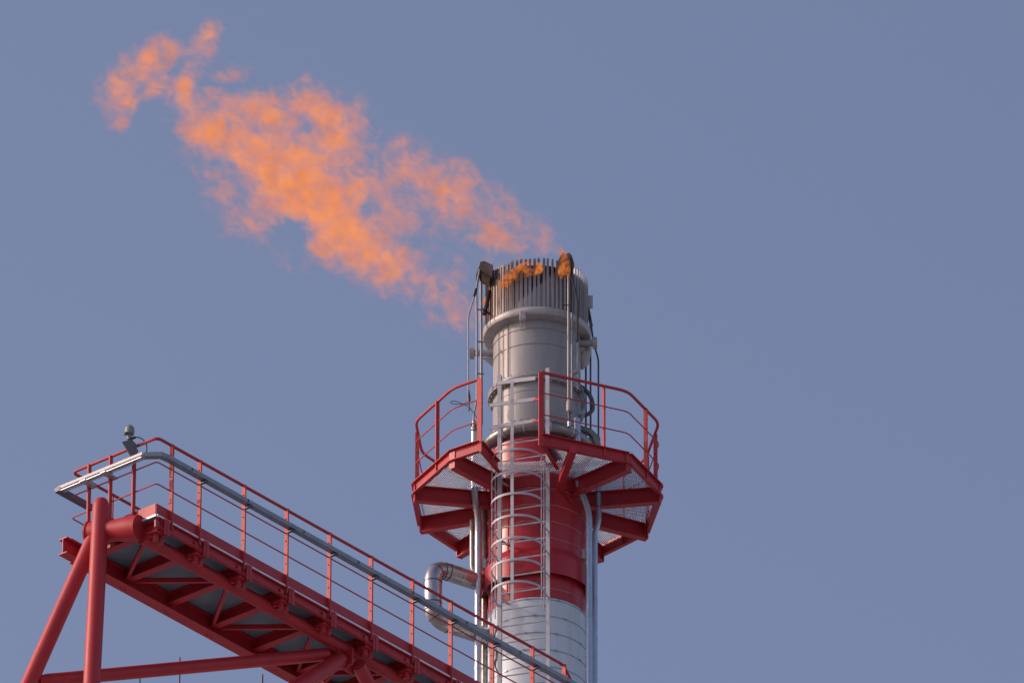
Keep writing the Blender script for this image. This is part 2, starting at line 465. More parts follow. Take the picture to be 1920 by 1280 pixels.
fs = s_for(959.5, 950, DEP)
MB().bar(Lp(fs, DEP-.02, zc1), Lp(fs, DEP-.02, z_for(714, fs, DEP)), .050, .010, Nn).build('cage_bar', LADDER, lad, False)
for t in (.10, .2, .80, .87):
    s, d = hoop_pt(t)
    MB().bar(Lp(s*.99, d, zc1), Lp(s*.99, d, zc0), .026, .010, T).build('cage_bar', LADDER, lad, False)
for k in range(3):                # stand-off brackets to the shell
    for s in (sL, sR):
        z = z_for(900+110*k, s, 0)
        q = Lp(s, -.02, z); e = V((q.x, q.y, 0)).normalized()*(RS-.01); e.z = z
        MB().bar(q, e, .05, .012).build('standoff_bracket', LADDER, lad, False)

# ------------------------------------------------------------------ pilot burners with their tubes
def hood(root, c, dirx, tilt, m=RUST):
    b = MB(); side = V((0,0,1)).cross(dirx)
    ax = (dirx*math.cos(tilt)+V((0,0,1))*math.sin(tilt))
    up = side.cross(ax)*-1
    b.box(c+up*.06, ax, side, up, .14, .13, .007)
    b.box(c+side*.125, ax, side, up, .13, .007, .075)
    b.box(c-side*.125, ax, side, up, .13, .007, .075)
    b.box(c-ax*.13-up*.01, up, side, ax, .085, .12, .007)
    return b.build('hood', m, root, False)
# left pilot
pil = thing('pilot_burner', at(902, 700, -.35), 'left pilot burner with brown rusty hood and three slim tubes', 'pilot burner', 'pilot burners on the burner tip')
def ppl(l, Y): return [at(x, y, Y) for x, y in l]
YL = -.35
hd = MB()
def slab(mb, pts, Y0, t):        # a plate with a given outline, standing in the plane y = Y0
    q = [at(x, y, Y0) for x, y in pts]; n = len(q)
    mb.add(q+[p+V((0,t,0)) for p in q], [tuple(range(n)), tuple(range(2*n-1, n-1, -1))]+[(i,(i+1) % n,n+(i+1) % n,n+i) for i in range(n)])
# hood = box open below: front plate, left plate, top plate, rear plate
A0, A1 = at(903,491,-.52), at(924,501,-.50)
dA = (A1-A0); dA.z = 0; dA.normalize(); nA = V((dA.y,-dA.x,0))
def plate(mb, c, ax, ay, az, hx, hy, hz): mb.box(c, ax, ay, az, hx, hy, hz)
slab(hd, [(900,491),(908,489),(924.5,497),(923,518),(911,512),(899,504)], -.56, .20)
slab(hd, [(901,492),(904,496),(896,517),(892.5,515)], -.52, .22)
hd.build('hood', RUST, pil, False)
lw = MB(); slab(lw, [(902,511),(919,519),(918,529),(904,522)], -.50, .16)
lw.build('mounting_bracket', RUST, pil, False)
MB().tube(ppl([(902,512),(902,560),(903,795)], YL), .022, 12).build('pilot_tube', STEEL, pil)
MB().tube(bend(ppl([(898,512),(893,545),(894,600),(894,752),(888,776),(888,806)], YL-.1), .08), .0155, 10).build('fuel_tube', STEEL, pil)
MB().tube(bend(ppl([(899,505),(892,546),(878,594),(878,742)], YL-.2), .05), .012, 10).build('ignition_tube', STEEL, pil)
MB().tube(ppl([(893,541),(889,556)], YL-.2), .02, 10).build('coupling', SOOT, pil)
cone = MB().tube(ppl([(879,732),(879,745),(880,752)], YL-.2), [.012,.03,.02], 12); cone.tube(ppl([(879,752),(879,770)], YL-.2), .014, 10)
cone.build('junction_head', DGREY, pil)
MB().tube(bend(ppl([(880,752),(868,758),(848,757),(843,753),(852,751),(868,757),(880,763),(900,790),(903,796)], YL-.2), .06), .0055, 6).build('cable', BLACK, pil)
for py in (580, 640, 700):
    MB().bar(at(892,py,YL-.08), at(907,py+1,YL-.02), .02, .02).build('tube_clip', STEEL, pil, False)
MB().tube(ppl([(903,578),(920,590)], YL+.05), .018, 8).build('tube_stay', SOOT, pil)
MB().tube(bend(ppl([(917,545),(913,570),(908,590)], YL), .05), .03, 8).build('scorched_stay', SOOT, pil)
# right pilot
YR = -.86
pir = thing('pilot_burner', at(1068, 700, YR), 'right pilot burner with flame-lit orange hood and twin bright tubes', 'pilot burner', 'pilot burners on the burner tip')
hc = at(1060, 494, YR)
hd = MB(); hdir = V((.45,-.89,0)).normalized(); hn = V((-hdir.y, hdir.x, 0))
top = .17
pts = [V((-.13,0,-.15)), V((.13,0,-.15)), V((.14,0,.08)), V((.03,0,.19)), V((-.06,0,.17)), V((-.14,0,.0))]
def fold(mb, offs, th):
    q = [hc + RGT*p.x + V((0,1,0))*(p.y+offs) + V((0,0,p.z)) for p in pts]; n = len(q)
    mb.add(q+[p+V((0,th,0)) for p in q], [tuple(range(n)), tuple(range(2*n-1, n-1, -1))]+[(i,(i+1) % n,n+(i+1) % n,n+i) for i in range(n)])
slab(hd, [(1044,494),(1051,480),(1057,472),(1060,476),(1062,506),(1060,517),(1046,516)], YR+.02, .05)
slab(hd, [(1059,477),(1068,473.5),(1070,478),(1070,514),(1062,514)], YR-.06, .05)
hd.build('hood', RUST, pir, False)
wg = MB(); slab(wg, [(1069.5,476),(1072,478),(1077,495),(1070.5,501)], YR+.02, .14)
wg.build('hood_wing', RUST, pir, False)
MB().tube(ppl([(1066,512),(1066,752)], YR), .021, 12).build('pilot_tube', STEEL, pir)
MB().tube(ppl([(1072.5,512),(1072.5,752)], YR+.05), .017, 12).build('fuel_tube', STEEL, pir)
ven = MB().tube(ppl([(1068.5,748),(1068.5,754),(1068.5,771),(1068.5,774)], YR), [.03,.058,.058,.035], 16)
ven.build('mixer', STEEL, pir)
MB().tube(ppl([(1067,774),(1067,790)], YR), .02, 10).build('valve_stem', DGREY, pir)
MB().tube(ppl([(1067,790),(1067,800)], YR), .028, 10).build('valve_body', ALU, pir)
MB().tube(ppl([(1083,640),(1083,730)], YR+.2), .013, 10).build('ignition_tube', STEEL, pir)
MB().tube(bend(ppl([(1071,484),(1073,525),(1083,565),(1082,640)], YR-.02), .1), [.02]*16, 8).build('cable', BLACK, pir)
MB().tube(ppl([(1071,525),(1071,585)], YR-.01), .013, 8).build('scorched_stay', SOOT, pir)
MB().tube(bend(ppl([(1054,574),(1060,571),(1068,572)], YR-.05), .03), .008, 6).build('tube_clip', SOOT, pir)
MB().box(at(1078,697,YR+.02), V((1,0,.5)), V((0,1,0)), V((-.5,0,1)), .05,.03,.03).build('tube_clamp', STEEL, pir, False)
# rear right pilot: only its tubes and striker show
YB = .25
pib = thing('pilot_burner', at(1110, 700, YB), 'rear right pilot burner with dark tubes bent outwards beside the barrel', 'pilot burner', 'pilot burners on the burner tip')
MB().tube(ppl([(1102,578),(1109,612)], YB), [.03,.024], 8).build('scorched_stay', BLACK, pib)
MB().tube(bend(ppl([(1108,606),(1113,642),(1122,674),(1122,826)], YB), .06), .0145, 10).build('ignition_tube', DGREY, pib)
MB().tube(ppl([(1098.5,640),(1098.5,822)], YB), .016, 10).build('pilot_tube', DGREY, pib)
MB().tube(ppl([(1107,600),(1107.5,822)], YB-.06), .015, 10).build('fuel_tube', DGREY, pib)
for x in (1098.5, 1107.5, 1122):
    MB().tube(ppl([(x,820),(x,838)], YB), .03, 10).build('coupling', DGREY, pib)

# cable duct bracket beside the barrel
cb = MB().tube(bend(ppl([(1084,722),(1096,728),(1110,746),(1112,768),(1104,776),(1084,782)], -.2), .12), .034, 8)
tag(cb.build('cable_duct', DGREY), 'dark grey bent cable duct hooked beside the steel barrel', 'cable duct')
wl = MB()
for k in range(5):
    wl.tube(bend(ppl([(1082+k,715),(1088+k*2,730+3*k),(1084+k*2,742+4*k),(1094+k,752),(1090+2*k,770),(1088+k,790)], -.3-.02*k), .1), .006, 6)
tag(wl.build('loose_wiring', ALUD), 'tangle of loose thin wires beside the bent cable duct', 'wiring')

# ------------------------------------------------------------------ clad pipes on the stack
def clad_pipe(name, pts, r, m, label, cat='pipe', rad=.25, step=.7, group='clad pipes on the stack', seammat=None):
    pl_ = bend(pts, rad, 8)
    root = thing(name, pts[-1], label, cat, group)
    MB().tube(pl_, r, 24).build('cladding', m, root)
    acc = 0
    for i in range(len(pl_)-1):
        a, b = pl_[i], pl_[i+1]; l = (b-a).length; d = (b-a).normalized(); s = step-acc
        while s < l:
            c = a+d*s
            if c.z > zc(1350): MB().tube([c-d*.009, c+d*.009], r+.005, 24).build('seam_band', seammat or m, root)
            s += step
        acc = (acc+l) % step
    return root
YP = -.15
clad_pipe('riser_pipe', ppl([(890,806),(889,905),(890,930),(897,968),(896.5,1290)], YP-.1)+[V((at(896.5,1290,YP-.1).x, YP-.1, .05))], .056, ALU,
          'bright silver riser pipe left of the stack with an offset bend', rad=.2)
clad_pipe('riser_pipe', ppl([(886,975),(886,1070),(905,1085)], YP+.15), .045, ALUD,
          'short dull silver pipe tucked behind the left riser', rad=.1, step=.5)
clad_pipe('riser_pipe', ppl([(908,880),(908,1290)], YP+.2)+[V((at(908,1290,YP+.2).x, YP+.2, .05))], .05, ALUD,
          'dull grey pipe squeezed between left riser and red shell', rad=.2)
clad_pipe('riser_pipe', ppl([(1081,785),(1083.5,885),(1085.5,915),(1104,955),(1104.5,1290)], -.55)+[V((at(1104.5,1290,-.55).x, -.55, .05))], .054, BLUEPIPE,
          'pale blue-grey riser pipe with double bend right of the ladder', rad=.2)
clad_pipe('riser_pipe', ppl([(1122,900),(1122,978),(1115,1000),(1115,1290)], -.15)+[V((at(1115,1290,-.15).x, -.15, .05))], .046, BLUEPIPE,
          'outermost blue-grey pipe down the right edge of the stack', rad=.12)
clad_pipe('elbow_pipe', ppl([(1060,800),(1085,803),(1112,812),(1120,835)], .05), .06, ALUD,
          'dull elbow pipe crossing the platform floor on the right', rad=.2, step=.25)
cap = MB().tube(ppl([(889,790),(889,800)], YP-.2), .035, 12); cap.tube(ppl([(883,797),(895,797)], YP-.2), .022, 10); cap.tube(ppl([(889,800),(889,806)], YP-.15), .05, 14)
tag(cap.build('pipe_valve', ALUD), 'small chrome valve on top of the left riser pipe', 'valve')
# expansion loop
q0, q1 = at(928, 1101, .05), at(812, 1064, -.62)
q1 = V((q1.x, -.62, q0.z))
tp = [q0, q1]
zl = at(840, 1167, -.5).z
q2 = V((q1.x, q1.y, zl)); q3 = V((q0.x, q0.y, zl-.0))
loop = bend([q0, q1, q2, q3], .27, 10)
lp = thing('expansion_loop', q2, 'thick silver clad pipe bent into a U left of the stack', 'pipe')
MB().tube(loop, .141, 28).build('cladding', LOOPM, lp)
acc = .1; last = None; dist = 0
for i in range(len(loop)-1):
    a, b = loop[i], loop[i+1]; dist += (b-a).length
    curved = .62 < dist < 1.15 or 1.42 < dist < 1.95
    acc += (b-a).length
    if acc > (.085 if curved else .21):
        d = (b-a).normalized(); acc = 0
        MB().tube([b-d*.009, b+d*.009], .146, 28).build('seam_band', DGREY, lp)

# small fittings on the shell
for i, (px, py, Y) in enumerate(((1094, 1040, -.25), (908, 1058, -.2))):
    jb = MB().box(at(px, py, Y), V((1,0,0)), V((0,1,0)), V((0,0,1)), .035, .05, .085)
    tag(jb.build('junction_box', GALV, None, True, .006), ['small grey junction box beside the right-hand riser pipes', 'small pale junction box between left riser and red collar'][i], 'junction box')
cdl = MB().tube(bend([cyl(128, RS+.03, zc(905)), cyl(127, RS+.03, zc(940)), cyl(124, RS+.03, zc(990)), cyl(126, RS+.03, zc(1150))], .1), .011, 8)
tag(cdl.build('conduit', RED), 'thin red conduit on the shell behind the ladder cage', 'conduit')
cdr = MB().tube(bend([cyl(62, RS+.02, zc(905)), cyl(60, RS+.04, zc(960)), cyl(45, RS+.03, zc(975))], .1), .011, 8)
tag(cdr.build('conduit', RED), 'thin red conduit hooked below the right platform beams', 'conduit')
cc = MB()
for k in range(3):
    cc.tube(bend(ppl([(930+3*k,1172),(927-2*k,1200),(931+2*k,1225),(926+k,1248),(938,1268)], -1.0-.03*k), .1), .006, 6)
tag(cc.build('loose_cable', BLACK), 'loose dark cable dangling beside the lower ladder', 'cable')

# ------------------------------------------------------------------ walkway bridge
Zh = at(1055, 1245, -2.2).z
BA = atz(295, 820, Zh); BB = atz(1055, 1245, Zh)
U = (BB-BA).normalized(); W = V((0,0,1)); VV = V((-U.y, U.x, 0))
def B(u, v, w): return BA + U*u + VV*v + W*w
def buw(px, py, v):              # (u, w) of the picture point on the plane at v
    d = ray(px, py); o = BA+VV*v
    t = (o-CAM).dot(VV)/d.dot(VV); q = CAM+d*t-o
    return q.dot(U), q.dot(W)
def buv(px, py, w):
    q = atz(px, py, Zh+w)-BA; return q.dot(U), q.dot(VV)
uE = (BB-BA).length
ufar, vW = buv(135, 885, 0)

UE = uE + .02
bridge = thing('walkway_bridge', B(UE/2, .83, -1.3), 'long red elevated walkway bridge with tubular chord and railings', 'walkway bridge')
# toe board, edge beam, floor
MB().bar(B(0,0,-1.185), B(UE+.3,0,-1.185), .012, .19).build('toe_board', RED, bridge, False)
MB().bar(B(0,.0065,-1.185), B(0,.62,-1.185), .012, .19).build('toe_board', RED, bridge, False)
MB().bar(B(0,vW,-1.185), B(UE,vW,-1.185), .012, .19).build('toe_board', RED, bridge, False)
fl = MB()
fl.box(B(UE/2+.1, vW/2, -1.305), U, VV, W, UE/2+.1, vW/2+.012, .014)
fl.build('floor_plate', PLATE, bridge, False)
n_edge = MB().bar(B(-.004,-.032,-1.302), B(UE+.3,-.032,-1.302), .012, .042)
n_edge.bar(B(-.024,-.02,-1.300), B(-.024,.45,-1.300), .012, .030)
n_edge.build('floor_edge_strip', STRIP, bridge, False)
MB().channel(B(.02,.01,-1.40), B(UE+.3,.01,-1.40), .16, .06, .012, W, 1).build('edge_beam', RED, bridge, False)
MB().channel(B(.02,vW-.01,-1.40), B(UE+.3,vW-.01,-1.40), .16, .06, .012, W, -1).build('edge_beam', RED, bridge, False)
wch = -1.53
MB().tube([B(.05,.3,wch), B(UE+.4,.3,wch)], .097, 24).build('tubular_chord', RED, bridge)
MB().ibeam(B(-.42,1.44,-1.47), B(UE+.4,1.44,-1.47), .26, .16, .016).build('far_chord', RED, bridge, False)
# cross beams with their bracketed ends
posts = [buw(x, y, 0)[0] for x, y in ((320,833),(372,862),(455,908),(535,953),(615,999),(693,1043),(770,1086),(842,1128),(920,1171),(995,1212),(1055,1245))]
crossu = [.50+1.015*k for k in range(-1, 10)]
pu = [posts[1]+(posts[9]-posts[1])/8*k for k in range(-1, 9)]
crossu = [p+.06 for p in pu]
crossu[0] = .10
for i, u in enumerate(crossu):
    cbm = MB().ibeam(B(u,-.03,-1.415), B(u,1.44,-1.415), .17, .13, .014)
    cbm.build('cross_beam', RED, bridge, False)
    br = MB()
    br.box(B(u+.10,-.035,-1.42), U, VV, W, .06, .012, .125)
    br.box(B(u-.10,-.02,-1.44), U, VV, W, .04, .012, .06)
    br.box(B(u+.09,.03,-1.50), U, VV, W, .05, .06, .010)
    br.box(B(u+.10,.02,-1.42), U, VV, W, .008, .075, .125)
    br.box(B(u+.02,.09,-1.525), U, VV, W, .10, .09, .012)
    for s_ in (-.055, .055):
        br.tube([B(u+.06+s_,.09,-1.53), B(u+.06+s_,.09,-1.64)], .047, 12)
        br.tube([B(u+.03+s_,.12,-1.56), B(u+.03+s_,.27,-1.53)], .03, 10)
    for s_ in (-.03, .03):
        br.tube([B(u+.09+s_,-.05,-1.36), B(u+.09+s_,-.03,-1.36)], .012, 6)
        br.tube([B(u+.09+s_,-.05,-1.46), B(u+.09+s_,-.03,-1.46)], .012, 6)
    br.build('bearing_bracket', RED, bridge)
    tb = MB()
    for s_ in (-.04, .04): tb.tube([B(u+s_,1.50,-1.615), B(u+s_,1.50,-1.585)], .016, 6)
    tb.build('bolt_pair', RED, bridge)
for i in range(len(crossu)-1):
    a, b = crossu[i]+.05, crossu[i+1]-.05
    if i % 2: a, b = b, a
    MB().channel(B(a,.34,-1.46), B(b,1.40,-1.46), .075, .05, .008).build('wind_brace', RED, bridge, False)
# railing
def rail(w, r, m=RED2):
    pts = bend([B(UE+.25,0,w-.28 if w > -.1 else w-.1), B(UE,0,w), B(0,0,w), B(0,vW,w), B(UE,vW,w)], .10 if w > -.1 else .06, 6)
    MB().tube(pts, r, 12).build('handrail' if w > -.1 else 'mid_rail', m, bridge)
rail(0, .0235); rail(-.40, .0105); rail(-.76, .0105)
def bpost(u, v, wbot=-1.42, along=U, s_=-1):
    out = VV if along is U else U
    p = MB()
    p.box(B(u,v,(wbot-.01)/2)+out*(.030*s_), along, out, W, .0125, .034, -(wbot+.01)/2)
    p.build('railing_post', RED2, bridge, False)
    bt = None
for u in posts: bpost(u, 0)
for v in (.42, .88, 1.30): bpost(0, v, -1.27, VV, -1)
for u in [.9+1.015*k for k in range(9)]: bpost(u, vW, -1.42, U, 1)
for u in posts:
    for w in (-.18, -.55, -.93): MB().tube([B(u-.022,-.03,w), B(u-.010,-.03,w)], .008, 6).build('bolt', SOOT, bridge)

# head of the support: big cross tube under the bridge end
fr = thing('support_frame', V((B(-.3,.85,0).x, B(-.3,.85,0).y, 0)), 'red tubular support frame of leaning legs and braces under the bridge', 'support frame')
hd_ = MB(); c0, c1 = B(-.08,.22,-1.36), B(-.08,1.52,-1.50)
c0 = B(-.06,.26,-1.43); c1 = B(-.22,1.08,-1.30)
hd_.tube([c0, c0.lerp(c1,.25), c0.lerp(c1,.45), c1], [.19,.19,.165,.165], 28)
hd_.build('head_tube', RED, fr)
hd_ = MB().tube([c1+(c1-c0).normalized()*.0, c1+(c1-c0).normalized()*.03], .178, 28); hd_.build('end_cap', RED, fr)
Yl = B(-.30,.86,0).y
l_top, l_bot = at(190, 934, Yl), at(172, 1280, Yl)
dl = (l_bot-l_top).normalized(); foot = l_top+dl*((0-l_top.z)/dl.z)
lt = l_top
MB().tube([lt+dl*.0, lt+dl*.02, lt+dl*.06, lt+dl*.12, lt+dl*.2, foot], [.045,.08,.108,.122,.126,.126], 28).build('leg', RED, fr)
Yl2 = Yl+.5
a, b = at(163, 982, Yl2), at(48, 1290, Yl2)
dl2 = (b-a).normalized(); node = b+dl2*.25
a = c1.lerp(c0, .12)
MB().tube([a, node], .120, 28).build('leaning_leg', RED, fr)
MB().tube([node+V((0,0,.12)), V((node.x-1.5, node.y+.8, 0))], .13, 24).build('leg', RED, fr)
# long brace from the low node to the chord
nb0 = at(72, 1276, Yl2); ndu, ndw = buw(648, 1232, .3)
nb1 = B(ndu-.30,.45,wch-.16)
nb1 = at(612, 1226, nb1.y)
brm = nb0.lerp(nb1, .05)
MB().tube([nb0, nb0.lerp(nb1,.012), nb0.lerp(nb1,.03), nb1], [.07,.085,.098,.098], 24).build('brace', RED, fr)
nz = B(ndu,.3,wch)
MB().box(B(ndu-.02,.3,wch-.20), U, VV, W, .17, .014, .16).build('gusset_plate', RED, fr, False)
MB().box(B(ndu-.02,.3,wch-.18), VV, U, W, .16, .014, .13).build('gusset_plate', RED, fr, False)
ydn = nz.y-.05
p0, p1 = at(640, 1235, ydn), at(165, 1530, Yl)
MB().tube([p0, p0.lerp(p1,.02), p1], [.115,.118,.118], 24).build('brace', RED, fr)
p0, p1 = at(672, 1245, ydn+.1), at(905, 1700, -1.0)
MB().tube([p0, p1], [.11,.11], 24).build('brace', RED, fr)
p0, p1 = at(640, 1225, ydn+.5), at(455, 1340, ydn+1.4)
MB().tube([p0, at(600,1275,ydn+.6)], .10, 20).build('brace', RED, fr)
# low beam (just out of the frame) that carries the thin rods
Yr = 3.0
b0, b1 = at(150, 1420, Yr), at(560, 1420, Yr)
MB().tube([b0, b1], .08, 16).build('low_beam', RED, fr)
for bb in (b0, b1): MB().tube([bb+V((0,0,.1)), V((bb.x, bb.y, 0))], .10, 16).build('leg', RED, fr)
for px, py, lab in ((262, 1268, 'short thin grey rod just right of the red vertical leg'), (337, 1231, 'tallest thin grey rod behind the long red brace'), (492, 1263, 'thin grey rod standing right of the long brace middle')):
    t_ = at(px, py, Yr); bt = V((t_.x, Yr, b0.z))
    tag(MB().tube([bt, t_-V((0,0,.02)), t_], [.018,.016,.010], 10).build('lightning_rod', DGREY), lab, 'rod', 'thin rods below the bridge')

# ------------------------------------------------------------------ cable tray round the railing
tray = thing('cable_tray', B(0,-.12,-.36), 'silver cable tray bracketed outside the bridge railing', 'cable tray')
ou = -.16; ov = -.11; wT = -.335
u1, w1 = buw(285, 853, ov)
e0u, e0v = buv(105, 922, wT)
print('tray', u1, w1, e0u, e0v)
TW, TH = .05, .034
def boxpath(mb, pts, hw_, hh_):
    n = len(pts); rows = []
    for i, p in enumerate(pts):
        if i == 0: t = pts[1]-pts[0]
        elif i == n-1: t = pts[-1]-pts[-2]
        else: t = (pts[i+1]-pts[i]).normalized()+(pts[i]-pts[i-1]).normalized()
        t = t.normalized(); a = t.cross(W).normalized(); k = 1.0
        if 0 < i < n-1:
            d = (pts[i]-pts[i-1]).normalized(); k = 1/max(.5, t.dot(d))
        rows += [p+a*hw_*k-W*hh_, p+a*hw_*k+W*hh_, p-a*hw_*k+W*hh_, p-a*hw_*k-W*hh_]
    fs = []
    for i in range(n-1):
        for k in range(4):
            k2 = (k+1) % 4; fs.append((i*4+k, i*4+k2, i*4+4+k2, i*4+4+k))
    fs += [(3,2,1,0), tuple(range(4*n-4, 4*n))]
    mb.add(rows, fs)
TV1 = vW+.09
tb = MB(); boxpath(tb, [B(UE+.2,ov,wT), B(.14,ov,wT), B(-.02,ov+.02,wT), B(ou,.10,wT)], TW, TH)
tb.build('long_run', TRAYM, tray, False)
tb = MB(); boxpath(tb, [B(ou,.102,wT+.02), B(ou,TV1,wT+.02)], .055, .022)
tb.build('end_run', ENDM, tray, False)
rb = MB(); k = .14
while k < TV1-.05:
    rb.bar(B(ou-.05,k,wT-.030), B(ou+.05,k,wT-.030), .012, .010); rb.bar(B(ou-.048,k,wT-.03), B(ou-.048,k,wT), .010, .006); k += .034
rb.bar(B(ou-.050,.12,wT-.034), B(ou-.050,TV1-.03,wT-.034), .006, .012)
rb.build('perforated_base', GALV, tray, False)
tb = MB(); boxpath(tb, [B(ou-.06,TV1+.004,wT-.004), B(ou+.72,TV1+.004,wT-.004)], .052, TH)
tb.build('return_run', DGREY, tray, False)
for u in posts[1:]:
    c = MB(); c.bar(B(u,-.02,wT-TH-.035), B(u,ov-TW-.02,wT-TH-.035), .034, .018); c.bar(B(u+.03,-.01,wT-TH-.02), B(u+.03,ov-TW-.01,wT-TH-.02), .008, .04)
    c.build('tray_bracket', DGREY, tray, False)
for v in (.82, 1.22, .45):
    if v < .5: continue
    c = MB(); c.bar(B(0.02,v,wT-TH-.03), B(ou-.11,v,wT-TH-.03), .10, .016); c.build('tray_bracket', GALV, tray, False)
for k in range(7):
    cz = MB(); uu = .6+1.25*k; cz.bar(B(uu,ov-TW-.004,wT-TH+.01), B(uu,ov-TW-.004,wT+TH-.01), .02, .006, U); cz.build('tray_joint', DGREY, tray, False)

# ------------------------------------------------------------------ sensor head on the tray corner
Ys = B(ou,.52,0).y
sen = thing('sensor_mast', at(252, 858, Ys), 'small grey sensor head on a dark bracket above the tray corner', 'sensor')
bk = MB(); slab(bk, [(229,828),(247,823),(258,835),(255,841),(259,842),(255,862),(250,862)], Ys-.02, .05)
bk.build('bracket', DGREY, sen, False)
hd2 = MB().tube([at(243,823,Ys), at(242,812,Ys)], .036, 14); hd2.build('neck', LGREY, sen)
hd2 = MB().tube([at(242.5,813.5,Ys), at(243,810,Ys), at(243,802,Ys), at(242.5,797,Ys)], [.068,.075,.068,.028], 16); hd2.build('sensor_head', LGREY, sen)
MB().tube([at(235,811,Ys-.05), at(236,814,Ys-.05)], .03, 10).build('lens', DGREY, sen)
lc = [at(247,821,Ys-.03), at(253,819.5,Ys-.03)] + [at(255+20.5*math.sin(t), 840-21*math.cos(t), Ys-.03) for t in [0.1+.22*k for k in range(12)]]
MB().tube(lc, .0085, 8).build('cable', BLACK, sen)
MB().tube([at(246,822,Ys-.03), at(254,819.5,Ys-.03)], .02, 10).build('cable_gland', BLACK, sen)

# ------------------------------------------------------------------ the gas flame
O = at(1000, 540, 0); E_ = at(300, 170, 0)
ax = (E_-O); FL = ax.length; th = math.atan2(ax.z, -ax.x)
fx = V((-math.cos(th), 0, math.sin(th))); fz = V((math.sin(th), 0, math.cos(th))); fy = fz.cross(fx)
def uv(px, py):
    q = at(px, py, 0)-O; return q.dot(fx), q.dot(fz)
S_PX = .0088
BANDS = [   # (px, py, half width px, strength) along the flow, each a separate tongue of the flame
 [(1068,476,9,.7),(1045,465,17,.82),(1010,445,30,.80),(960,422,44,.74),(910,398,54,.72),(860,372,60,.72),(810,348,62,.74),(760,333,62,.70),(710,310,50,.55),(660,290,20,.1)],
 [(1050,476,8,.45),(1010,466,14,.62),(960,450,22,.92),(920,444,26,.98),(880,438,22,.62),(845,428,14,.2)],
 [(905,602,44,.44),(870,582,56,.52),(830,556,58,.55),(790,535,54,.56),(750,508,54,.68),(710,480,58,.86),(665,452,64,.98),(620,418,72,1.05),(580,375,78,1.1),(545,335,78,1.05),(510,302,72,.95),(470,275,66,.85),(430,255,60,.85),(390,240,56,.95),(355,228,46,.95),(335,218,30,.7),(312,210,12,.2)],
 [(735,335,24,.2),(690,305,54,.6),(660,280,64,.78),(630,255,66,.85),(590,228,66,.9),(550,214,60,.85),(510,215,56,.85),(470,215,52,.8),(430,205,46,.7),(395,195,44,.7),(365,185,38,.65),(340,175,28,.4),(320,165,14,.1)],
 [(650,480,20,.2),(605,470,44,.46),(565,450,58,.52),(525,420,58,.52),(490,395,60,.54),(455,365,58,.52),(420,330,52,.5),(385,298,46,.5),(350,268,34,.48),(325,250,14,.1)],
 [(1030,505,30,.1),(960,505,70,.22),(880,495,95,.24),(800,470,105,.25),(720,430,110,.28),(640,380,125,.32),(560,335,135,.34),(480,290,125,.34),(410,255,95,.32),(350,220,60,.2)],
 [(820,425,22,.2),(780,410,50,.60),(740,398,60,.68),(700,375,62,.8),(660,350,62,.9),(620,330,44,.6),(580,310,20,.1)],
]
BLOBS = [   # (px, py, radius px along, radius px across, strength, angle deg)
 (340,190,40,40,.85,90), (342,158,36,40,.74,80), (352,122,36,34,.66,70), (376,86,36,26,.76,45), (391,62,24,18,.86,50), (318,106,42,28,.80,25), (286,100,38,28,.86,15),
 (258,130,44,34,.72,40), (224,160,52,34,.72,50), (212,182,36,32,.72,0), (238,194,36,28,.78,20), (226,224,20,26,.66,0), (284,160,30,34,.72,60), (428,134,40,18,.72,10), (305,146,26,30,.64,60), (330,214,30,24,.7,0),
 (565,178,56,32,.62,10), (640,212,38,38,.62,0), (745,278,34,32,.55,0), (820,325,34,24,.6,0), (440,425,36,34,.46,0), (385,330,18,36,.5,0), (480,200,50,30,.6,0), (400,185,40,24,.6,0),
 (547,432,32,28,-.95,0), (575,243,24,20,-.5,0), (690,388,24,16,-.42,0), (765,352,22,12,-.3,0), (392,158,30,8,-.7,0), (298,200,30,22,-.45,0), (322,134,12,10,-.4,40),
]
def ramp_rows():
    out = []
    for b in BANDS:
        rows = []
        for px, py, hwid, st in b:
            u, v = uv(px, py); rows.append((u, v, hwid*S_PX, st))
        rows.sort(); out.append(rows)
    return out
ROWS = ramp_rows()
KD = .48                           # depth of a tongue relative to its width
import numpy as np
def envelope(X, Y, Z):
    E = np.zeros_like(X)
    for rows in ROWS:
        us = np.array([r[0] for r in rows])
        c = np.interp(X, us, [r[1] for r in rows]); h = np.interp(X, us, [r[2] for r in rows]); st = np.interp(X, us, [r[3] for r in rows], left=0, right=0)
        s2 = ((Z-c)/h)**2 + (Y/(h*KD))**2
        E = np.maximum(E, st*np.clip(1.15-s2, 0, 1)) if False else np.maximum(E, st*np.clip(1-.45*s2, 0, 1))
    return E
me_f = None
# hull of the flame: closed surface a little outside every tongue and puff
cell = .075
lo = V((-1.2,-1.1,-3.2)); hi = V((FL+1.8, 1.1, 3.2))
nx, ny, nz_ = [int((hi[i]-lo[i])/cell) for i in range(3)]
gx, gy, gz = np.meshgrid(lo.x+cell*(np.arange(nx)+.5), lo.y+cell*(np.arange(ny)+.5), lo.z+cell*(np.arange(nz_)+.5), indexing='ij')
EE = envelope(gx, gy, gz)
for px, py, ra, rb_, st, an in BLOBS:
    if st < 0: continue
    u, v = uv(px, py); t = R_(an)+th*0
    ra_, rbm = ra*S_PX, rb_*S_PX
    # picture axes: right = -cos,+... of the flame frame
    ex = (fx*(1) ); 
    e1 = V((math.cos(t), 0, math.sin(t))); e2 = V((-math.sin(t), 0, math.cos(t)))
    a1, b1_ = e1.dot(fx), e1.dot(fz); a2, b2 = e2.dot(fx), e2.dot(fz)
    d1 = ((gx-u)*a1+(gz-v)*b1_)/ra_; d2_ = ((gx-u)*a2+(gz-v)*b2)/rbm; d3 = gy/(rbm*.8)
    EE = np.maximum(EE, st*np.exp(-.8*(d1**2+d2_**2+d3**2)))
occ = EE > .06
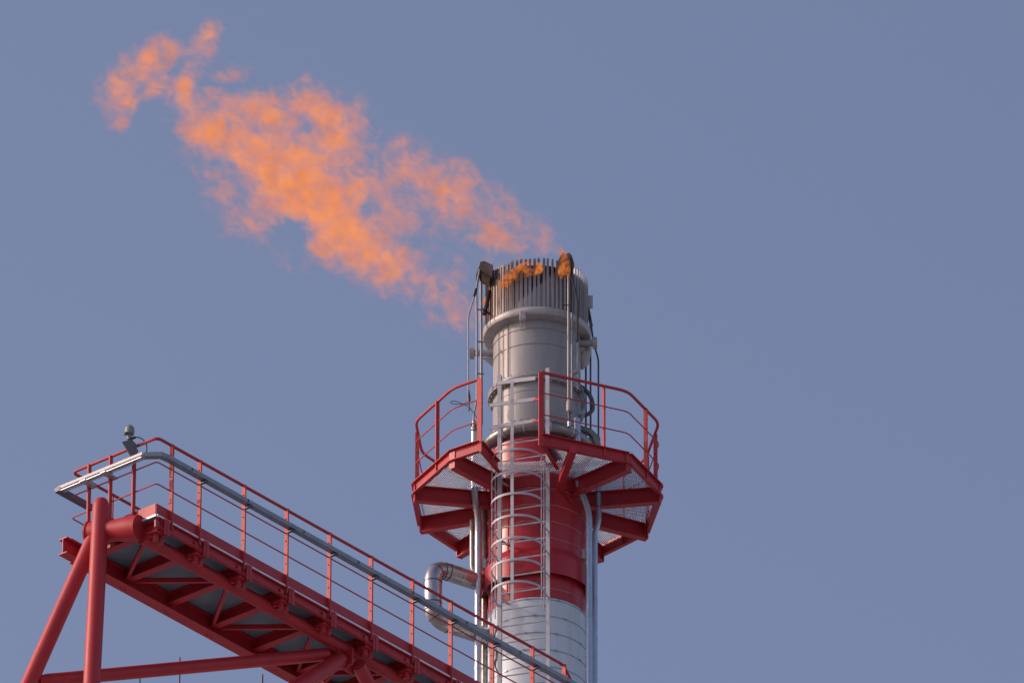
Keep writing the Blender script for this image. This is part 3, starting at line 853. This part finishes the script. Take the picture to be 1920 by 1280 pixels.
pad = np.zeros((nx+2, ny+2, nz_+2), bool); pad[1:-1,1:-1,1:-1] = occ
vid = {}; hv_ = []; hf = []
def vtx(i, j, k):
    key = (i, j, k)
    if key not in vid: vid[key] = len(hv_); hv_.append((lo.x+cell*(i-1), lo.y+cell*(j-1), lo.z+cell*(k-1)))
    return vid[key]
idx = np.argwhere(pad)
for i, j, k in idx:
    i, j, k = int(i), int(j), int(k)
    if not pad[i+1,j,k]: hf.append([vtx(i+1,j,k), vtx(i+1,j+1,k), vtx(i+1,j+1,k+1), vtx(i+1,j,k+1)])
    if not pad[i-1,j,k]: hf.append([vtx(i,j,k), vtx(i,j,k+1), vtx(i,j+1,k+1), vtx(i,j+1,k)])
    if not pad[i,j+1,k]: hf.append([vtx(i,j+1,k), vtx(i,j+1,k+1), vtx(i+1,j+1,k+1), vtx(i+1,j+1,k)])
    if not pad[i,j-1,k]: hf.append([vtx(i,j,k), vtx(i+1,j,k), vtx(i+1,j,k+1), vtx(i,j,k+1)])
    if not pad[i,j,k+1]: hf.append([vtx(i,j,k+1), vtx(i+1,j,k+1), vtx(i+1,j+1,k+1), vtx(i,j+1,k+1)])
    if not pad[i,j,k-1]: hf.append([vtx(i,j,k), vtx(i,j+1,k), vtx(i+1,j+1,k), vtx(i+1,j,k)])
vv = np.array(hv_); ff = np.array(hf)
for it in range(4):               # smooth the voxel steps away
    acc_ = np.zeros_like(vv); cnt = np.zeros(len(vv))
    for a_, b_ in ((0,1),(1,2),(2,3),(3,0)):
        np.add.at(acc_, ff[:,a_], vv[ff[:,b_]]); np.add.at(cnt, ff[:,a_], 1)
        np.add.at(acc_, ff[:,b_], vv[ff[:,a_]]); np.add.at(cnt, ff[:,b_], 1)
    vv = vv*.4 + acc_/cnt[:,None]*.6
me_f = bpy.data.meshes.new('gas_flame'); me_f.from_pydata(vv.tolist(), [], ff.tolist()); me_f.update()
flame = bpy.data.objects.new('gas_flame', me_f); COL.objects.link(flame)
flame.matrix_world = Matrix(((fx.x, fy.x, fz.x, O.x), (fx.y, fy.y, fz.y, O.y), (fx.z, fy.z, fz.z, O.z), (0,0,0,1)))
tag(flame, 'large ragged orange gas flame blowing left from the burner tip', 'flame')

def flame_material(name, rows_list, blobs, amp=1.3, thr=.25, soft=.42, smax=4.2, glow=1.0, nscale=1.7):
    m = bpy.data.materials.new(name); m.use_nodes = True
    nt = m.node_tree; N = nt.nodes; L = nt.links
    for n in list(N): N.remove(n)
    out = N.new('ShaderNodeOutputMaterial')
    tc = N.new('ShaderNodeTexCoord')
    def math_(op, a, b=None, c=None, clamp=False):
        n = N.new('ShaderNodeMath'); n.operation = op; n.use_clamp = clamp
        for i, q in enumerate((a, b, c)):
            if q is None: continue
            if isinstance(q, (int, float)): n.inputs[i].default_value = q
            else: L.new(q, n.inputs[i])
        return n.outputs[0]
    def noise(vec, scale, detail, rough, dist=0, off=(0,0,0), sc=(1,1,1)):
        mp = N.new('ShaderNodeMapping'); L.new(vec, mp.inputs['Vector']); mp.inputs['Location'].default_value = off; mp.inputs['Scale'].default_value = sc
        n = N.new('ShaderNodeTexNoise'); n.inputs['Scale'].default_value = scale; n.inputs['Detail'].default_value = detail
        n.inputs['Roughness'].default_value = rough; n.inputs['Distortion'].default_value = dist
        L.new(mp.outputs[0], n.inputs['Vector']); return n
    # the shape itself is stirred: the point looked up is displaced by turbulence
    w = noise(tc.outputs['Object'], 1.7, 3, .6)
    sub = N.new('ShaderNodeVectorMath'); sub.operation = 'SUBTRACT'; L.new(w.outputs['Color'], sub.inputs[0]); sub.inputs[1].default_value = (.5,.5,.5)
    scl = N.new('ShaderNodeVectorMath'); scl.operation = 'SCALE'; L.new(sub.outputs[0], scl.inputs[0]); scl.inputs['Scale'].default_value = .42
    addv = N.new('ShaderNodeVectorMath'); addv.operation = 'ADD'; L.new(tc.outputs['Object'], addv.inputs[0]); L.new(scl.outputs[0], addv.inputs[1])
    sp = N.new('ShaderNodeSeparateXYZ'); L.new(addv.outputs[0], sp.inputs[0])
    X, Y, Z = sp.outputs
    y2 = math_('MULTIPLY', Y, Y)
    E = None
    umin, umax = -1.2, FL+1.8
    un = math_('MULTIPLY_ADD', X, 1/(umax-umin), -umin/(umax-umin))
    VO, VS, HS = -3.0, 6.0, 1.0
    for rows in rows_list:
        cr = N.new('ShaderNodeValToRGB'); el = cr.color_ramp.elements
        cr.color_ramp.interpolation = 'LINEAR'
        while len(el) > 1: el.remove(el[-1])
        for i, (u, v, h, st) in enumerate(rows):
            pos = (u-umin)/(umax-umin)
            e = el[0] if i == 0 else el.new(pos)
            e.position = pos; e.color = ((v-VO)/VS, h/HS, max(0, st)/1.5, 1)
        first, lastr = rows[0], rows[-1]
        e = el.new(max(0, (first[0]-.12-umin)/(umax-umin))); e.color = ((first[1]-VO)/VS, first[2]/HS, 0, 1)
        e = el.new(min(1, (lastr[0]+.12-umin)/(umax-umin))); e.color = ((lastr[1]-VO)/VS, lastr[2]/HS, 0, 1)
        L.new(un, cr.inputs[0])
        sc = N.new('ShaderNodeSeparateColor'); L.new(cr.outputs['Color'], sc.inputs[0])
        c = math_('MULTIPLY_ADD', sc.outputs[0], VS, VO)
        h2 = math_('MULTIPLY', sc.outputs[1], sc.outputs[1])
        dz = math_('SUBTRACT', Z, c); dz2 = math_('MULTIPLY', dz, dz)
        num = math_('MULTIPLY_ADD', y2, 1/KD**2, dz2)
        s2 = math_('DIVIDE', num, h2)
        f_ = math_('MULTIPLY_ADD', s2, -.45, 1.0, clamp=True)
        e_ = math_('MULTIPLY', f_, math_('MULTIPLY', sc.outputs[2], 1.5))
        E = e_ if E is None else math_('SMOOTH_MAX', E, e_, .15)
    for px, py, ra, rb_, st, an in blobs:
        u, v = uv(px, py); t = R_(an)
        e1 = V((math.cos(t), 0, math.sin(t)))
        ang_ = math.atan2(e1.dot(fz), e1.dot(fx))
        mp = N.new('ShaderNodeMapping'); mp.vector_type = 'TEXTURE'
        L.new(addv.outputs[0], mp.inputs['Vector'])
        mp.inputs['Location'].default_value = (u, 0, v); mp.inputs['Rotation'].default_value = (0, -ang_, 0)
        mp.inputs['Scale'].default_value = (ra*S_PX, max(rb_*.8*S_PX, .12 if st > 0 else .6), rb_*S_PX)
        dt = N.new('ShaderNodeVectorMath'); dt.operation = 'DOT_PRODUCT'; L.new(mp.outputs[0], dt.inputs[0]); L.new(mp.outputs[0], dt.inputs[1])
        gsn = math_('MULTIPLY', math_('POWER', .45, dt.outputs['Value']), st)
        if st > 0: gsn = math_('MULTIPLY', gsn, 1.15)
        if st > 0: E = math_('SMOOTH_MAX', E, gsn, .12) if E is not None else gsn
        else: E = math_('ADD', E, gsn)
    n1 = noise(tc.outputs['Object'], nscale, 4, .6, .3, (3.1, 0, 1.7), (.9, 1, 1.05))
    n3 = noise(tc.outputs['Object'], 4.7, 8, .71, .6, (1.1, 4, 2.7), (.85, 1, 1.1))
    nn = math_('MULTIPLY_ADD', math_('SUBTRACT', n3.outputs['Fac'], .5), 2.9, math_('MULTIPLY', math_('SUBTRACT', n1.outputs['Fac'], .5), amp))
    x = math_('ADD', nn, math_('SUBTRACT', E, thr))
    mr = math_('MULTIPLY', x, 1/1.0, clamp=True)
    mr = math_('POWER', mr, 1.6); thin = mr
    gate = N.new('ShaderNodeMapRange'); gate.interpolation_type = 'SMOOTHSTEP'; L.new(E, gate.inputs['Value']); gate.inputs['From Min'].default_value = .03; gate.inputs['From Max'].default_value = .34
    dens = math_('MULTIPLY', math_('MULTIPLY', mr, smax), gate.outputs[0])
    n2 = noise(tc.outputs['Object'], 3.2, 3, .6, 0, (7, 2, 5))
    hot = N.new('ShaderNodeValToRGB'); L.new(n2.outputs['Fac'], hot.inputs[0])
    hot.color_ramp.elements[0].position = .30; hot.color_ramp.elements[0].color = (.72,.20,.06,1)
    hot.color_ramp.elements[1].position = .62; hot.color_ramp.elements[1].color = (1.14,.35,.065,1)
    pk = N.new('ShaderNodeMix'); pk.data_type = 'RGBA'; pk.clamp_factor = True
    L.new(math_('MULTIPLY', thin, 2.2), pk.inputs['Factor']); pk.inputs['A'].default_value = (.93, .29, .20, 1); L.new(hot.outputs['Color'], pk.inputs['B'])
    ab = N.new('ShaderNodeVolumeAbsorption'); ab.inputs['Color'].default_value = (0,0,0,1); L.new(dens, ab.inputs['Density'])
    em = N.new('ShaderNodeEmission'); L.new(pk.outputs['Result'], em.inputs['Color']); L.new(math_('MULTIPLY', dens, glow), em.inputs['Strength'])
    ad = N.new('ShaderNodeAddShader'); L.new(ab.outputs[0], ad.inputs[0]); L.new(em.outputs[0], ad.inputs[1])
    L.new(ad.outputs[0], out.inputs['Volume'])
    return m
GLOW = 1.0
fm = flame_material('burning_gas', ROWS, BLOBS, glow=GLOW)
me_f.materials.append(fm)

# flames curling over the rim: part of the same flame
def lick(pts, ra, label=None):
    mb = MB()
    c = sum(pts, V((0,0,0)))/len(pts)
    mb.tube(pts, ra, 14)
    o = mb.build('flame_lick', LICK, None)
    o.data.transform(flame.matrix_world.inverted()); o.parent = flame
    return o
def lick_material():
    m = bpy.data.materials.new('low_burning_gas'); m.use_nodes = True
    nt = m.node_tree; N = nt.nodes; L = nt.links
    for n in list(N): N.remove(n)
    out = N.new('ShaderNodeOutputMaterial'); tc = N.new('ShaderNodeTexCoord')
    n = N.new('ShaderNodeTexNoise'); n.inputs['Scale'].default_value = 6.5; n.inputs['Detail'].default_value = 6; n.inputs['Roughness'].default_value = .72; n.inputs['Distortion'].default_value = .6
    L.new(tc.outputs['Object'], n.inputs['Vector'])
    r = N.new('ShaderNodeMapRange'); L.new(n.outputs['Fac'], r.inputs['Value']); r.inputs['From Min'].default_value = .455; r.inputs['From Max'].default_value = .60; r.inputs['To Max'].default_value = 20
    ab = N.new('ShaderNodeVolumeAbsorption'); ab.inputs['Color'].default_value = (0,0,0,1); L.new(r.outputs[0], ab.inputs['Density'])
    hot = N.new('ShaderNodeValToRGB'); L.new(n.outputs['Fac'], hot.inputs[0])
    hot.color_ramp.elements[0].position = .42; hot.color_ramp.elements[0].color = (.34,.07,.014,1)
    hot.color_ramp.elements[1].position = .64; hot.color_ramp.elements[1].color = (.98,.28,.05,1)
    em = N.new('ShaderNodeEmission'); L.new(hot.outputs[0], em.inputs['Color']); L.new(r.outputs[0], em.inputs['Strength'])
    ad = N.new('ShaderNodeAddShader'); L.new(ab.outputs[0], ad.inputs[0]); L.new(em.outputs[0], ad.inputs[1]); L.new(ad.outputs[0], out.inputs['Volume'])
    return m
LICK = lick_material()
zl_ = z_s1
lick([cyl(a, .785, zl_-dz) for a, dz in ((142,.42),(132,.36),(122,.30),(113,.25),(104,.20),(96,.18),(88,.20),(84,.24))], [.03,.09,.12,.12,.13,.13,.12,.05])
lick([at(x, y, -.93) for x, y in ((1052,522),(1054,512),(1057,502),(1059,492),(1058,482),(1053,472),(1050,464))], [.03,.075,.085,.075,.06,.05,.02])
lick([at(x, y, -.93) for x, y in ((1065,520),(1065,510),(1066,498),(1064,486))], [.02,.04,.04,.015])
lick([cyl(a, .80, zl_-dz) for a, dz in ((186,.28),(178,.36),(170,.40),(165,.36))], [.03,.06,.06,.03])

# ------------------------------------------------------------------ light and sky
SUN_EL, SUN_AZ = R_(27), R_(181)         # azimuth of the sun measured from +x, counter-clockwise
sdir = V((math.cos(SUN_AZ)*math.cos(SUN_EL), math.sin(SUN_AZ)*math.cos(SUN_EL), math.sin(SUN_EL)))
ld = bpy.data.lights.new('sun', 'SUN'); ld.energy = 2.0; ld.angle = R_(1.0); ld.color = (.90, .725, .59)
lo_ = bpy.data.objects.new('sun', ld); COL.objects.link(lo_)
lo_.rotation_euler = sdir.to_track_quat('Z', 'Y').to_euler(); lo_.location = sdir*300
w = bpy.data.worlds.new('World'); scene.world = w; w.use_nodes = True
nt = w.node_tree; bg = nt.nodes['Background']
sky = nt.nodes.new('ShaderNodeTexSky'); sky.sky_type = 'NISHITA'; sky.sun_disc = False
sky.sun_elevation = SUN_EL; sky.sun_rotation = math.pi/2 - SUN_AZ
sky.air_density = 1.0; sky.dust_density = 3.0; sky.ozone_density = 3.0
tint = nt.nodes.new('ShaderNodeMix'); tint.data_type = 'RGBA'; tint.blend_type = 'MULTIPLY'; tint.inputs['Factor'].default_value = 1
tint.inputs['B'].default_value = (1.27, 1.015, .975, 1)      # the violet cast of the hazy evening sky
nt.links.new(sky.outputs[0], tint.inputs['A'])
nt.links.new(tint.outputs['Result'], bg.inputs['Color']); bg.inputs['Strength'].default_value = .148

scene.view_settings.view_transform = 'Standard'; scene.view_settings.look = 'None'
scene.view_settings.exposure = 0; scene.view_settings.gamma = 1
scene.render.engine = 'CYCLES'
scene.cycles.use_denoising = True
scene.cycles.max_bounces = 6; scene.cycles.volume_bounces = 0
scene.cycles.volume_step_rate = .06; scene.cycles.volume_max_steps = 512
